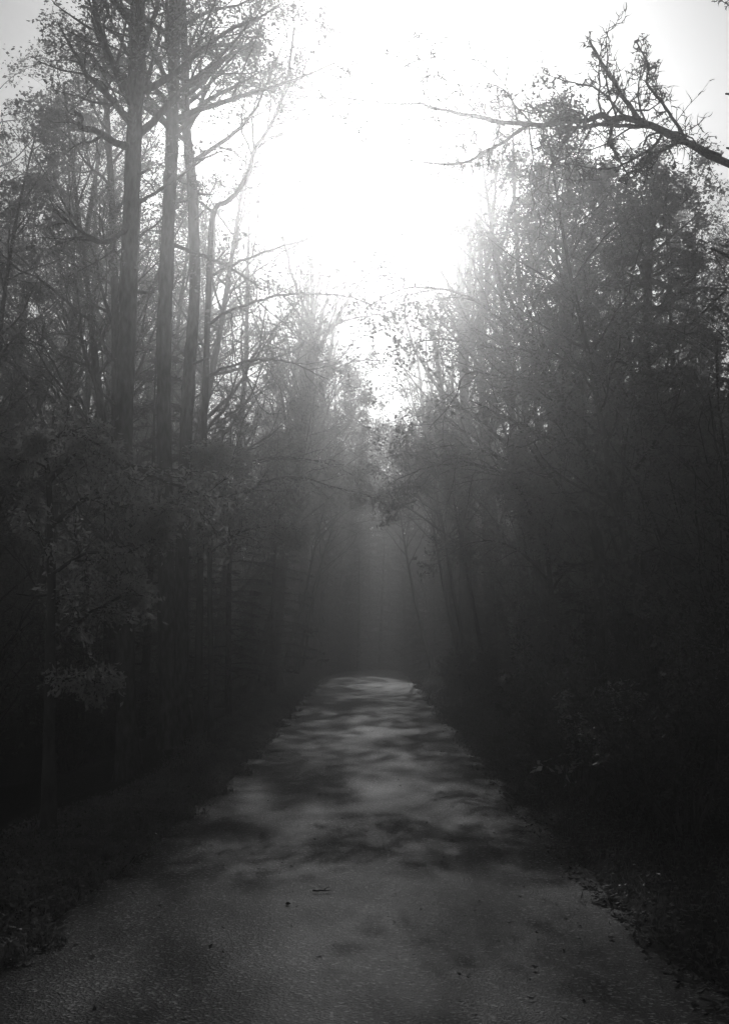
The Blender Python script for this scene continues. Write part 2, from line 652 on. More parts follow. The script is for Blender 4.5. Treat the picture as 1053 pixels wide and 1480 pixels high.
def proto_conifer(name, H, r0, seed, width, t0=0.08, dens=1.0):
    """hemlock-like: drooping layered boughs of short needle sprays"""
    rng = np.random.default_rng(seed)
    root = thing(name, '', 'tree', (0, 0, 0))
    pts = np.stack([0.05 * np.sin(np.linspace(0, 4, 20)), 0.05 * np.cos(np.linspace(0, 3, 20)), np.linspace(-0.3, H, 20)], 1)
    rad = r0 * np.linspace(1, 0.06, 20)
    a = Acc()
    a.tube(pts, rad, 9, rough=0.04, rng=rng)
    link('trunk', a.mesh('trunk', [M_BARK]), root)
    ca = Acc()
    nb = int(H * 6.0 * dens)
    P_, A_, S_, L_ = [], [], [], []
    for i in range(nb):
        t = t0 + (1 - t0) * (i + rng.uniform()) / nb
        z = t * H
        ln = width * (1 - t) ** 0.75 * rng.uniform(0.55, 1.15) + 0.25
        az = i * 2.4 + rng.normal() * 0.3
        d = np.array([math.cos(az), math.sin(az), rng.uniform(-0.05, 0.35)])
        m = 9
        u = np.linspace(0, 1, m)
        bp = np.array([0, 0, z]) + d[None] * (u * ln)[:, None] + np.array([0, 0, -1.0])[None] * (0.28 * ln * u ** 2)[:, None]
        bp += rng.normal(size=(m, 3)) * 0.02 * ln * u[:, None]
        ca.tube(bp, 0.02 * np.linspace(1, 0.2, m) * (0.4 + ln / width), 4)
        side = unit(np.array([-d[1], d[0], 0]))
        ns = int(26 * ln * dens) + 6
        uu = rng.uniform(0.12, 1, ns)
        c = np.stack([np.interp(uu, u, bp[:, k]) for k in range(3)], 1)
        sg = rng.choice([-1, 1], ns)
        sl = (0.34 * ln * (1.05 - uu) + 0.12) * rng.uniform(0.5, 1.1, ns)
        sdir = unit(side[None] * sg[:, None] + d[None] * 0.75 + rng.normal(size=(ns, 3)) * 0.18 + np.array([0, 0, -0.22]))
        nn = 9
        w = np.linspace(0.05, 1, nn)[None, :]
        q = c[:, None] + sdir[:, None] * (sl[:, None] * w)[..., None]
        q[..., 2] -= 0.22 * sl[:, None] * w ** 2
        q = q.reshape(-1, 3)
        s2 = np.repeat(sdir, nn, 0)
        cross = unit(np.cross(s2, np.array([0, 0, 1.0])))
        sgn = rng.choice([-1, 1], len(q))[:, None]
        ax = unit(s2 * 0.9 + cross * sgn * 0.8 + rng.normal(size=q.shape) * 0.25)
        P_.append(q)
        A_.append(ax)
        S_.append(unit(np.cross(ax, np.array([0.1, 0.1, 1.0]) + rng.normal(size=q.shape) * 0.4)))
        L_.append(rng.uniform(0.06, 0.15, len(q)))
    L = np.concatenate(L_)
    ca.leaves(np.concatenate(P_), np.concatenate(A_), np.concatenate(S_), L, L * 0.34, 1, 0.1)
    link('crown', ca.mesh('crown', [M_BARK, M_NEEDLE]), root)
    return root


def proto_shrub(name, H, R, seed, P, leaf, stems=9, bark=M_BARK2):
    rng = np.random.default_rng(seed)
    root = thing(name, '', 'shrub', (0, 0, 0))
    sa = Acc()
    out = []
    for i in range(stems):
        az = i * 2.4 + rng.normal() * 0.3
        tilt = rng.uniform(0.1, 0.9)
        d = np.array([math.cos(az) * tilt * R / H, math.sin(az) * tilt * R / H, 1.0])
        p0 = np.array([math.cos(az), math.sin(az), 0]) * 0.08 + np.array([0, 0, -0.1])
        loc = []
        grow(rng, p0, d, H * rng.uniform(0.7, 1.1), 0.012 + 0.006 * H, 1, P, loc)
        sa.tube(loc[0][1], loc[0][2], 5)
        out += loc[1:]
    link('stem', sa.mesh('stem', [bark]), root)
    ca = Acc()
    wood(out, ca)
    foliage(rng, out, ca, P)
    link('crown', ca.mesh('crown', [bark, leaf]), root)
    return root


P_DECID = dict(levels=3, kids=(24, 6, 5), ratio=(1.0, 0.5, 0.5), leaves=16, leaf_level=2, leaf=0.085, spread=0.14)
P_AIRY = dict(levels=3, kids=(24, 6, 5), ratio=(1.0, 0.52, 0.5), leaves=7, leaf_level=2, leaf=0.06, spread=0.09)
P_TWIGGY = dict(levels=3, kids=(22, 8, 6), ratio=(1.0, 0.5, 0.45), rr=0.4, rmin=0.003, leaves=11, leaf_level=3, leaf=0.05, spread=0.06,
                ang=((22, 42), (22, 45), (25, 55), (25, 55)), up=(0.02, 0.10, 0.09, 0.06), wig=(0.05, 0.09, 0.12, 0.16))
P_TALL = dict(levels=3, kids=(24, 6, 5), ratio=(1.0, 0.55, 0.5), leaves=15, rr=0.42, leaf_level=2, leaf=0.06, spread=0.2)
P_BUSH = dict(levels=3, kids=(8, 7, 5), ratio=(1.0, 0.45, 0.5), leaves=16, leaf_level=2, leaf=0.06, spread=0.06, tmin=(0.2, 0.12, 0.1, 0.1))
P_LAYER = dict(levels=3, kids=(14, 8, 6), ratio=(1.0, 0.42, 0.42), leaves=24, leaf_level=2, leaf=0.052, spread=0.08, flat=True,
               up=(0.0, -0.01, -0.03, -0.05), droop=0.6, tumble=0.6, wid=0.5, along=0.9)

decid = [proto_tree('broadleaf_tree', 17, 0.19, P_DECID, 11, 4.6, M_BARK, M_LEAF, tmin=0.16, kids=30),
         proto_tree('broadleaf_tree', 20, 0.24, P_DECID, 12, 5.2, M_BARK2, M_LEAF2, tmin=0.18, kids=32),
         proto_tree('broadleaf_tree', 14, 0.14, P_DECID, 13, 3.6, M_BARK2, M_LEAF, tmin=0.25, kids=24),
         proto_tree('broadleaf_tree', 18, 0.2, P_AIRY, 14, 4.6, M_BARK, M_LEAF, tmin=0.3, kids=28),
         proto_tree('bare_tree', 16, 0.17, P_TWIGGY, 15, 5.0, M_BARK2, M_LEAF, tmin=0.3, kids=22)]
tall = [proto_tree('tall_tree', 23, 0.25, P_TALL, 16, 6.5, M_BARK, M_LEAF, tmin=0.25, kids=30),
        proto_tree('tall_tree', 21, 0.22, P_TWIGGY, 17, 7.0, M_BARK2, M_LEAF, tmin=0.25, kids=26)]
wall = proto_conifer('bushy_conifer', 9, 0.13, 23, 2.9, 0.02, 1.25)
arch = proto_tree('arching_tree', 12, 0.12, P_DECID, 18, 4.4, M_BARK, M_LEAF, tmin=0.5, kids=20)
conif = [proto_conifer('conifer_tree', 13, 0.16, 21, 2.9), proto_conifer('conifer_tree', 8, 0.1, 22, 2.0, 0.05)]
shrub = [proto_shrub('leafy_shrub', 1.5, 1.1, 31, P_BUSH, M_LEAF2), proto_shrub('leafy_shrub', 2.4, 1.5, 32, P_BUSH, M_LEAF2),
         proto_shrub('leafy_shrub', 4.0, 1.9, 33, P_BUSH, M_LEAF, 8)]

# ------------------------------------------------------------------ the trees one can tell apart


def foot(x, y):
    return np.array([x, y, float(ground_z(x, y)) - 0.12])


def px_path(Y, pts, dy=None):
    """path of points at depth Y (dy = depth offsets), foot first, first point dropped to the ground"""
    dy = dy or [0] * len(pts)
    p = [at(a, b, Y + e) for (a, b), e in zip(pts, dy)]
    f = foot(p[0][0], p[0][1])
    return [f] + [q for q in p if q[2] > f[2] + 0.8], f


P_L = dict(P_DECID, kids=(20, 6, 5), leaves=14, leaf=0.065, spread=0.14)
path, f = px_path(20, [(186, 1140), (180, 900), (179, 640), (184, 480), (188, 340), (194, 200), (197, 105), (203, -160), (208, -420)])
hero('forest_tree', 'thick straight dark trunk, stoutest of the three tall trees at the left', 'tree', f, path, 0.165, 0.11, P_L, 41,
     limbs=[([at(190, 214, 20), at(165, 205, 19.7), at(141, 190, 19.3), at(116, 184, 19), at(117, 169, 18.9), at(106, 160, 18.7)], 0.07, 0.03, 5),
            ([at(186, 330, 20), at(150, 350, 19), at(115, 330, 18.5), at(80, 300, 18)], 0.05, 0.02, 7),
            ([at(188, 300, 20), at(250, 262, 20.4), at(300, 225, 20.8)], 0.04, 0.012, 6)],
     tmin=0.6, limb_len=3.4)
path, f = px_path(21.5, [(243, 1120), (241, 900), (238, 680), (237, 500), (243, 330), (249, 190), (251, 105), (256, -140), (258, -380)])
hero('forest_tree', 'tall dark trunk standing between the stoutest tree and the bending one', 'tree', f, path, 0.15, 0.09, P_L, 42,
     limbs=[([at(240, 350, 21.5), at(280, 365, 22), at(330, 385, 22.5), at(380, 420, 23)], 0.045, 0.015, 6)],
     tmin=0.6, limb_len=3.2)
path, f = px_path(23, [(262, 1100), (262, 900), (268, 650), (275, 520), (282, 400), (277, 260), (269, 180), (268, 105), (262, -60), (262, -260)])
hero('forest_tree', 'slim dark trunk with a slight bend, right of the two stouter left trunks', 'tree', f, path, 0.14, 0.06, P_L, 43,
     tmin=0.58, limb_len=3.0)
path, f = px_path(26, [(165, 1100), (166, 800), (168, 560), (166, 420), (160, 250), (150, 100)])
hero('forest_tree', 'thin trunk half hidden behind the stoutest tree on the left', 'tree', f, path, 0.13, 0.05, P_L, 44, tmin=0.4, limb_len=3.2)
# slender tree whose stem sweeps right and forks against the bright sky
path, f = px_path(24, [(286, 1080), (290, 800), (297, 560), (303, 380), (309, 306), (329, 291), (346, 273), (361, 243), (369, 214), (386, 190), (402, 157), (416, 108), (425, 40)])
hero('slender_tree', 'slender tree whose upper stem sweeps right and forks against the sky', 'tree', f, path, 0.07, 0.022, dict(P_AIRY, leaves=13, leaf=0.06, spread=0.15), 45,
     limbs=[([at(369, 214, 24.0), at(410, 190, 24.2), at(450, 153, 24.4), at(500, 120, 24.6)], 0.03, 0.008, 8),
            ([at(367, 216, 24.0), at(366, 190, 23.8), at(365, 165, 23.7), at(372, 140, 23.6), at(380, 110, 23.5)], 0.025, 0.008, 6),
            ([at(308, 306, 24.0), at(280, 290, 23.5), at(230, 300, 23.0)], 0.03, 0.01, 7),
            ([at(300, 470, 24), at(350, 442, 23.5), at(430, 425, 23), at(510, 432, 22.5), at(570, 455, 22)], 0.035, 0.008, 16),
            ([at(303, 400, 24), at(360, 372, 23.6), at(440, 345, 23.2), at(520, 312, 22.8), at(590, 300, 22.4)], 0.03, 0.008, 14),
            ([at(298, 545, 24), at(360, 520, 23), at(420, 520, 22), at(480, 545, 21.4)], 0.03, 0.008, 12)],
     bark=M_BARK2, tmin=0.55, top_kids=10, limb_len=2.2)
P_LEAN = dict(P_TWIGGY, leaves=14, leaf=0.055)
# the tree beside the road that leans over it, crown of fine rising branches
path, f = px_path(40, [(396, 1003), (400, 900), (408, 820), (421, 750), (429, 692), (437, 625), (447, 562), (451, 500), (451, 330), (452, 180)])
hero('leaning_tree', 'slightly leaning tree left of the road with a wide crown of fine rising branches', 'tree', f, path, 0.21, 0.03, P_LEAN, 46,
     limbs=[([at(448, 560, 40.0), at(462, 480, 40.4), at(478, 400, 40.8), at(495, 320, 41.3), at(505, 240, 41.7)], 0.080, 0.013, 14),
            ([at(450, 520, 40.0), at(478, 470, 39.5), at(510, 420, 39.0), at(545, 375, 38.4), at(575, 330, 37.9)], 0.065, 0.013, 14),
            ([at(452, 490, 40.0), at(500, 462, 40.0), at(555, 450, 40.3), at(600, 432, 40.5)], 0.049, 0.010, 12),
            ([at(450, 470, 40.0), at(425, 400, 40.5), at(408, 320, 41.0), at(398, 240, 41.6)], 0.065, 0.013, 14),
            ([at(440, 610, 40.0), at(405, 540, 39.4), at(380, 470, 38.7), at(365, 390, 38.2)], 0.055, 0.013, 12),
            ([at(446, 570, 40.0), at(490, 530, 40.6), at(540, 520, 41.3), at(590, 540, 42.0)], 0.043, 0.010, 12)],
     bark=M_BARK2, tmin=0.4, top_kids=16, limb_len=4.4)
# right side
path, f = px_path(45, [(672, 980), (672, 800), (672, 640), (668, 500), (662, 380), (650, 300), (640, 235)])
hero('forest_tree', 'tall pale hazy tree right of the road with long rising branches', 'tree', f, path, 0.26, 0.04, dict(P_TWIGGY, leaves=9, leaf=0.075), 47,
     limbs=[([at(671, 560, 45), at(676, 430, 45.5), at(679, 320, 46), at(681, 215, 46.5)], 0.14, 0.02, 14),
            ([at(671, 520, 45), at(700, 430, 44.5), at(712, 330, 44), at(718, 240, 43.5)], 0.11, 0.02, 14),
            ([at(670, 600, 45), at(620, 540, 44), at(590, 470, 43.4), at(580, 380, 43)], 0.09, 0.015, 12)],
     bark=M_BARK2, tmin=0.4, top_kids=16, limb_len=4.0)
path, f = px_path(34, [(812, 1040), (812, 800), (816, 600), (820, 450), (815, 350), (813, 285)])
hero('forest_tree', 'leafy round-topped tree right of the road, below the bare overhanging branch', 'tree', f, path, 0.24, 0.05, dict(P_DECID, kids=(28, 7, 5), leaves=24), 48,
     tmin=0.25, limb_len=4.2)
path, f = px_path(27, [(935, 1060), (935, 800), (930, 600), (934, 450), (938, 370), (940, 310)])
hero('forest_tree', 'dense leafy tree at the right edge of the photograph', 'tree', f, path, 0.2, 0.04, dict(P_DECID, kids=(28, 7, 5), leaves=22), 49, tmin=0.25, limb_len=3.4)
path, f = px_path(22, [(872, 1060), (868, 900), (860, 740), (845, 655), (800, 560), (760, 480), (720, 400)])
hero('leaning_tree', 'dark tree on the right bank leaning left with long low limbs', 'tree', f, path, 0.12, 0.025, dict(P_DECID, leaves=15, leaf=0.07, kids=(22, 5, 5), spread=0.16), 50,
     limbs=[([at(838, 652, 22), at(800, 632, 21.6), at(765, 615, 21.2), at(715, 590, 20.8), at(680, 575, 20.5)], 0.05, 0.01, 9),
            ([at(812, 585, 22), at(840, 545, 22.3), at(780, 548, 21.4), at(720, 545, 20.8), at(675, 541, 20.4), at(655, 580, 20.2), at(620, 620, 20)], 0.035, 0.007, 9),
            ([at(820, 600, 22), at(790, 520, 22.4), at(770, 450, 22.8), at(745, 380, 23.2)], 0.04, 0.01, 9),
            ([at(800, 560, 22), at(740, 480, 21.6), at(670, 430, 21.2), at(600, 420, 20.8), at(540, 440, 20.5)], 0.035, 0.008, 16),
            ([at(780, 520, 22), at(720, 505, 22.4), at(640, 490, 22.8), at(570, 505, 23)], 0.03, 0.008, 14)],
     tmin=0.3, top_kids=14, limb_len=3.0)

# young trees whose leafy boughs reach over the road
path, f = px_path(22, [(306, 1080), (305, 960), (303, 820), (306, 740), (312, 690), (316, 660)])
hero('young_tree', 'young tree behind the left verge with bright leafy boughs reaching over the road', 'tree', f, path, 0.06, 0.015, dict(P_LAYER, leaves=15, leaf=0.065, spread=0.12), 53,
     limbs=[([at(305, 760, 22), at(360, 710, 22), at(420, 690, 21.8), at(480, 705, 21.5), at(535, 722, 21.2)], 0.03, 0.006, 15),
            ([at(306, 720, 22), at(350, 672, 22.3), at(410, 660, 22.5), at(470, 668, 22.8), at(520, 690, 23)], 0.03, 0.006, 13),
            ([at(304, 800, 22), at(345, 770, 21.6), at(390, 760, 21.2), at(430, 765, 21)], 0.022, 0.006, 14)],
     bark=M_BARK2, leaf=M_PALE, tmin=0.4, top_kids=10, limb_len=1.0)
path, f = px_path(24, [(800, 1060), (798, 900), (790, 790), (782, 730), (776, 690)])
hero('young_tree', 'young leafy tree on the right bank with boughs reaching towards the road', 'tree', f, path, 0.07, 0.015, dict(P_LAYER, leaves=20, leaf=0.07, spread=0.1, flat=False), 54,
     limbs=[([at(790, 760, 24), at(730, 690, 24), at(670, 670, 23.8), at(610, 680, 23.5), at(560, 700, 23.2)], 0.03, 0.006, 22),
            ([at(780, 690, 24), at(720, 660, 24.3), at(660, 645, 24.5), at(600, 655, 24.8)], 0.03, 0.006, 20),
            ([at(796, 840, 24), at(740, 790, 23.6), at(690, 780, 23.2), at(640, 800, 23)], 0.022, 0.006, 16)],
     bark=M_BARK2, leaf=M_LEAF, tmin=0.3, top_kids=16, limb_len=1.8)

# bare tree outside the right edge: only its overhanging branch shows in the photograph
path, f = px_path(15.7, [(1105, 1300), (1105, 900), (1100, 500), (1096, 260), (1100, 60), (1110, -200)])
P_BARE = dict(levels=4, kids=(10, 9, 8, 5), ratio=(1.0, 0.2, 0.5, 0.45), leaves=0, leaf_level=9, leaf=0.05, rmin=0.0075, rr=0.4,
              ang=((40, 70), (35, 75), (30, 70), (30, 60)), up=(0.0, 0.02, 0.05, 0.0), wig=(0.05, 0.2, 0.32, 0.4), tip=0.4)
hero('bare_tree', 'bare tree with dark leafless branches reaching in from the top right', 'tree', f, path, 0.2, 0.1, P_BARE, 51,
     limbs=[([at(1096, 262, 15.67), at(1020, 215, 15.51), at(948, 184, 15.18), at(905, 170, 15.01), at(868, 168, 14.85), at(820, 175, 14.69), at(765, 178, 14.52), at(690, 166, 14.19), at(645, 152, 14.02), at(600, 145, 13.86), at(560, 142, 13.70), at(500, 134, 13.53)], 0.0574, 0.0072, 50),
            ([at(767, 177, 14.52), at(730, 203, 14.35), at(700, 219, 14.19), at(660, 236, 14.02), at(600, 233, 13.86), at(550, 218, 13.70), at(530, 203, 13.53)], 0.0250, 0.0058, 16),
            ([at(925, 178, 15.10), at(900, 140, 14.85), at(878, 106, 14.69), at(850, 60, 14.52)], 0.0349, 0.0173, 16),
            ([at(884, 172, 14.93), at(883, 205, 14.69), at(896, 230, 14.52), at(911, 257, 14.35)], 0.0200, 0.0086, 14),
            ([at(1040, 225, 15.51), at(985, 205, 15.01), at(950, 226, 14.77), at(912, 258, 14.52)], 0.0275, 0.0086, 16),
            ([at(945, 183, 15.18), at(890, 182, 15.35), at(850, 182, 15.51), at(810, 195, 15.67), at(780, 205, 15.84)], 0.0312, 0.0072, 22),
            ([at(960, 188, 15.18), at(940, 215, 15.35), at(880, 245, 15.67), at(820, 238, 15.84)], 0.0250, 0.0058, 9),
            ([at(766, 176, 14.52), at(742, 150, 14.35), at(728, 130, 14.27), at(705, 120, 14.19)], 0.0125, 0.0058, 5),
            ([at(990, 200, 15.35), at(960, 155, 15.18), at(935, 120, 15.01), at(938, 95, 14.85), at(920, 60, 14.85)], 0.0250, 0.0086, 16),
            ([at(905, 172, 15.01), at(865, 130, 15.18), at(820, 118, 15.35), at(790, 108, 15.51)], 0.0175, 0.0058, 8)],
     bark=M_BARK, tmin=0.6, top_kids=4, limb_len=2.5)

# young beech with pale layered leaves in the left foreground
path, f = px_path(11.5, [(70, 1240), (72, 1000), (75, 800), (70, 690), (62, 640)])
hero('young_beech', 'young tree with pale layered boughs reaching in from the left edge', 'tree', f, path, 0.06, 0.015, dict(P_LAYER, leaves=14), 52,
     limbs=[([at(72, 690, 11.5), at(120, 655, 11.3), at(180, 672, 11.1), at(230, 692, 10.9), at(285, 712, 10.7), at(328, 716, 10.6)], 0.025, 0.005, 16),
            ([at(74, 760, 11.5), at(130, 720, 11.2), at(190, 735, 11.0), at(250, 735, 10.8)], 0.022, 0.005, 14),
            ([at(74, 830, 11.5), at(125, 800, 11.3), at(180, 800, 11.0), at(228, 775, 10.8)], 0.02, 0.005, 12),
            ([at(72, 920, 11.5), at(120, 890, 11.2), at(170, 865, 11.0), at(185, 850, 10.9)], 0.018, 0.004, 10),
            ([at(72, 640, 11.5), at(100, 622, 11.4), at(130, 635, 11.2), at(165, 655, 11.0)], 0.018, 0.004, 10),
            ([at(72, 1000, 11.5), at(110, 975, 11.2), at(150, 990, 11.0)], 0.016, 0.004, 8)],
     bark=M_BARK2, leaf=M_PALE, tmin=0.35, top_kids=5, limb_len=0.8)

# ------------------------------------------------------------------ the wood behind: copies
rnd = random.Random(77)
placed = []
HEIGHT = {}
for p_ in [arch] + decid + tall + conif + [wall]:
    HEIGHT[p_.name] = max(c.bound_box[1][2] for c in p_.children)


def sky_limit(x, y):
    """how high trees stand at a spot: the wood opens towards the sky above the road"""
    px = PX_W / 2 + F_PX * x / y
    top = np.interp(px, [250, 310, 400, 440, 480, 700, 740, 770, 800, 860, 885, 910, 960, 990], [-200, 200, 380, 480, 530, 530, 480, 340, 215, 225, 255, 235, 235, 190])
    h = 1.6 + (963 - top) / F_PX * y
    rx = float(road_x(min(y, 95)))
    if y > 60 and -3.5 < x - rx < 3.5:               # the sun still falls on the crest over these
        h = min(h, 1.4 + 0.47 * (y - 50))
    return h




def free(x, y, d):
    for a, b, e in placed:
        if (a - x) ** 2 + (b - y) ** 2 < (0.5 * (d + e)) ** 2:
            return False
    placed.append((x, y, d))
    return True


def place(proto, x, y, label, group, smin=0.85, smax=1.15, s=None, tilt=None, limit=True, first=set()):
    z = float(ground_z(x, y)) - 0.05
    s = s or rnd.uniform(smin, smax)
    if limit and proto.name in HEIGHT:
        s = min(s, (sky_limit(x, y) - z) / HEIGHT[proto.name] * rnd.uniform(0.9, 1.0))
        s = max(s, 0.3)
    rz = rnd.uniform(0, 6.28)
    lean = (rnd.gauss(0, 0.025), rnd.gauss(0, 0.025))
    if tilt:                                        # (direction, angle) of a lean in world terms
        lean = (-math.sin(tilt[0] - rz) * tilt[1], math.cos(tilt[0] - rz) * tilt[1])
    if proto.name not in first:
        first.add(proto.name)
        proto.location = (x, y, z)
        proto.rotation_euler = (lean[0], lean[1], rz)
        proto.scale = (s, s, s)
        proto['label'] = label
        proto['group'] = group
        return proto
    return copy_thing(proto, (x, y, z), rz, s, label, group, lean)


KIND = {}
for p in decid[:4]:
    KIND[p.name] = 'leafy broadleaf tree'
KIND[decid[4].name] = 'fine-branched half-bare tree'
for p in tall:
    KIND[p.name] = 'tall airy tree'
KIND[arch.name] = 'arching leafy tree'
for p in [wall]:
    KIND[p.name] = 'bushy dark conifer'
for p in conif:
    KIND[p.name] = 'dark layered conifer'


def wood_label(p, side, y=None):
    d = '' if side == FAR or y is None else (', among the nearest trees' if y < 34 else ', at middle depth' if y < 62 else ', far back in the haze')
    return (KIND[p.name] + ' in the wood ' + side + d, KIND[p.name] + 's in the wood ' + side + d)


# near conifers left of the road
C = conif
for (px, Y, k, s, lab) in [(334, 29, 0, 0.6, 'layered conifer at the left verge, the nearer of the two by the road'),
                           (396, 37, 0, 0.62, 'layered conifer with boughs over the left edge of the far road'),
                           (282, 33, 1, 0.8, 'small dark conifer in the left wood behind the verge'),
                           (205, 25, 1, 1.05, 'dark conifer below the tall trunks at the left'),
                           (520, 82, 0, 0.75, 'dark conifer closing the view beyond the crest of the road')]:
    q = at(px, 900, Y)
    placed.append((q[0], q[1], 2.0))
    place(C[k], q[0], q[1], lab, 'conifers beside the road', s=s)

# tall trees at the road edge whose crowns meet over it
for (x, Y, k, s, lean, lab) in [(-5.0, 41, 0, 0.80, 0.10, 'tall airy tree at the left road edge nearest behind the leaning tree'),
                                (5.2, 38.5, 1, 0.86, 0.07, 'tall half-bare tree at the right road edge before the bank'),
                                (-4.6, 50, 1, 1.0, 0.12, 'tall half-bare tree leaning in from the left near the crest'),
                                (5.0, 54, 0, 0.92, 0.10, 'tall airy tree leaning in from the right near the crest'),
                                (-5.4, 60, 0, 1.0, 0.10, 'tall airy tree at the left beside the crest of the road'),
                                (4.9, 46, 0, 0.95, 0.09, 'tall airy tree on the right bank between the two leaning trees'),
                                (-4.4, 55, 0, 1.02, 0.13, 'tall airy tree bowing far over the road from the left near the crest'),
                                (4.4, 58, 1, 1.12, 0.08, 'tall half-bare tree bowing over the crest from the right'),
                                (-3.4, 63, 1, 1.15, 0.07, 'tall half-bare tree bowing over the crest from the left'),
                                (5.4, 47, 1, 0.9, 0.09, 'tall half-bare tree rising over the road from the foot of the right bank'),
                                (5.0, 68, 1, 1.05, 0.05, 'tall half-bare tree just past the crest, its crown in the bright gap'),
                                (0.9, 90, 0, 1.1, 0.0, 'tall airy tree in the haze straight ahead, well beyond the crest'),
                                (3.6, 88, 0, 1.1, 0.03, 'tall airy tree in the haze beyond the crest, right of the one ahead'),
                                (-2.4, 86, 0, 1.1, 0.03, 'tall airy tree in the haze beyond the crest, left of the one ahead'),
                                (7.0, 63, 1, 1.05, 0.08, 'tall half-bare tree at the right beside the crest of the road')]:
    placed.append((x, Y, 3.0))
    place(tall[k], x, Y, lab, 'tall trees whose crowns meet over the road', s=s, tilt=(math.pi if x > 0 else 0.0, lean), limit=False)

# lower leafy trees arching over the road before and after the crest
ARCH = 'leafy trees arching over the road'
for (x, Y, k, s, lean, lab) in [(-3.7, 44.5, 2, 0.80, 0.20, 'leafy tree arching over the road from the left, nearest of those by the crest'),
                                (-3.5, 53, 0, 0.74, 0.22, 'leafy tree arching over the road from the left just before the crest'),
                                (3.9, 50, 2, 0.90, 0.20, 'leafy tree arching over the road from the right bank near the crest'),
                                (-3.6, 38.5, 2, 0.70, 0.22, 'leafy tree arching over the road from the left, just behind the layered conifer'),
                                (3.7, 36.5, 2, 0.66, 0.20, 'low leafy tree arching from the right, nearest the camera of its row'),
                                (-3.0, 54, 2, 0.66, 0.22, 'low leafy tree hanging over the road from the left at the crest'),
                                (3.1, 56, 2, 0.68, 0.22, 'low leafy tree hanging over the road from the right at the crest'),
                                (-3.1, 60, 2, 0.62, 0.20, 'low leafy tree hanging over the road from the left past the crest'),
                                (3.6, 43, 2, 0.72, 0.14, 'lowest leafy tree arching over the road from the right bank'),
                                (4.6, 68, 0, 0.9, 0.15, 'leafy tree beyond the crest on the right')]:
    placed.append((x, Y, 2.0))
    place(arch, x, Y, lab, ARCH, s=s * 1.22, tilt=(math.pi if x > 0 else 0.0, lean))

LEFT, RIGHT, FAR = 'left of the road', 'right of the road', 'beyond the crest of the road'
tries = 0
n_t = 0
for (x, y, k) in [(-7.6, 17.5, 3), (-8.3, 21, 0), (-10.2, 26, 1), (-9.0, 28, 2), (-12, 31, 0), (-9, 33, 3), (-14, 38, 1), (-8.0, 36, 3), (-6.6, 40, 0), (-9.8, 45, 1), (-12.5, 43, 3), (-16, 48, 0), (-7.8, 49, 3), (-13, 55, 0), (-18, 58, 1), (-10, 23.5, 2)]:
    placed.append((x, y, 2.0))
    lab, g = wood_label(decid[k], LEFT, y)
    place(decid[k], x, y, lab, g, s=1.05)
for (x, y, k, s_, tl, lab) in [(4.9, 31, 3, 0.84, 0.13, 'airy leafy tree on the right bank bowing over the nearer part of the road'),
                              (-6.6, 31, 3, 0.84, 0.10, 'airy leafy tree at the left bowing over the road behind the tall trunks')]:
    placed.append((x, y, 2.5))
    place(decid[k], x, y, lab, 'airy trees bowing over the near road', s=s_, tilt=(math.pi if x > 0 else 0.0, tl), limit=False)
place(decid[2], 4.5, 18.5, 'dense leafy tree leaning towards the road on the near right bank', 'leafy trees on the near right bank', s=0.66, tilt=(math.pi, 0.08), limit=False)
place(decid[2], 5.6, 14.5, 'leafy tree added for shade on the right bank nearest the camera', 'leafy trees on the near right bank', s=0.5, tilt=(math.pi, 0.05), limit=False)  # added with its trunk out of frame, to shade the near right ground
for (x, y, k, s_) in [(-2.9, 72, 0, .92), (3.9, 73, 0, .9), (-5.4, 69, 2, 1.1), (6.6, 69, 2, 1.1), (-3.6, 80, 1, .85), (5.2, 82, 1, .9), (-7.6, 75, 0, 1.0), (8.6, 76, 0, 1.0), (-6, 84, 1, 1.0), (0.9, 96, 1, 1.05), (3.4, 91, 0, 1.1), (-2.2, 90, 0, 1.1)]:
    placed.append((x, y, 2.0))
    lab, g = wood_label(decid[k], FAR)
    place(decid[k], x, y, lab, g, s=s_, limit=False)
for (x, y, s_) in [(-1.9, 78, .66), (2.6, 84, .75)]:
    placed.append((x, y, 2.0))
    place(decid[3], x, y, 'airy leafy tree straight ahead in the gap beyond the crest', 'airy trees in the gap beyond the crest', s=s_, limit=False)
# the wall of trees beyond the crest
for i, (x, y, s) in enumerate([(-6.5, 64, .8), (-4.3, 66, .75), (-2.3, 68, .8), (-.4, 67.5, .7), (.9, 70, .78), (-1.4, 72, .9), (6.2, 67, .8), (4.9, 71, .85), (7.9, 63, .8), (-8.6, 62, .8), (2.6, 76, .95), (-5.5, 70, .9), (9.6, 66, .9), (-3.6, 74, 1.), (0.2, 73, .85), (-1.9, 77, 1.), (1.6, 80, 1.1), (3.4, 86, 1.3), (.4, 88, 1.4), (-1.2, 84, 1.3), (6.0, 90, 1.4), (2.2, 94, 1.5)]):
    placed.append((x, y, 1.8))
    place(wall, x, y, wood_label(wall, FAR)[0], wood_label(wall, FAR)[1], s=s * 1.3)
for (x, y, s) in [(-3.9, 58, .75), (4.3, 60, .75), (-4.4, 52, .62), (4.5, 51.5, .6), (-3.5, 64, .85), (3.8, 65, .85), (-4.2, 46, .5), (4.7, 44, .45)]:
    side = LEFT if x < 0 else RIGHT
    place(wall, x, y, 'bushy dark conifer at the road edge near the crest ' + side, 'bushy conifers near the crest ' + side, s=s)
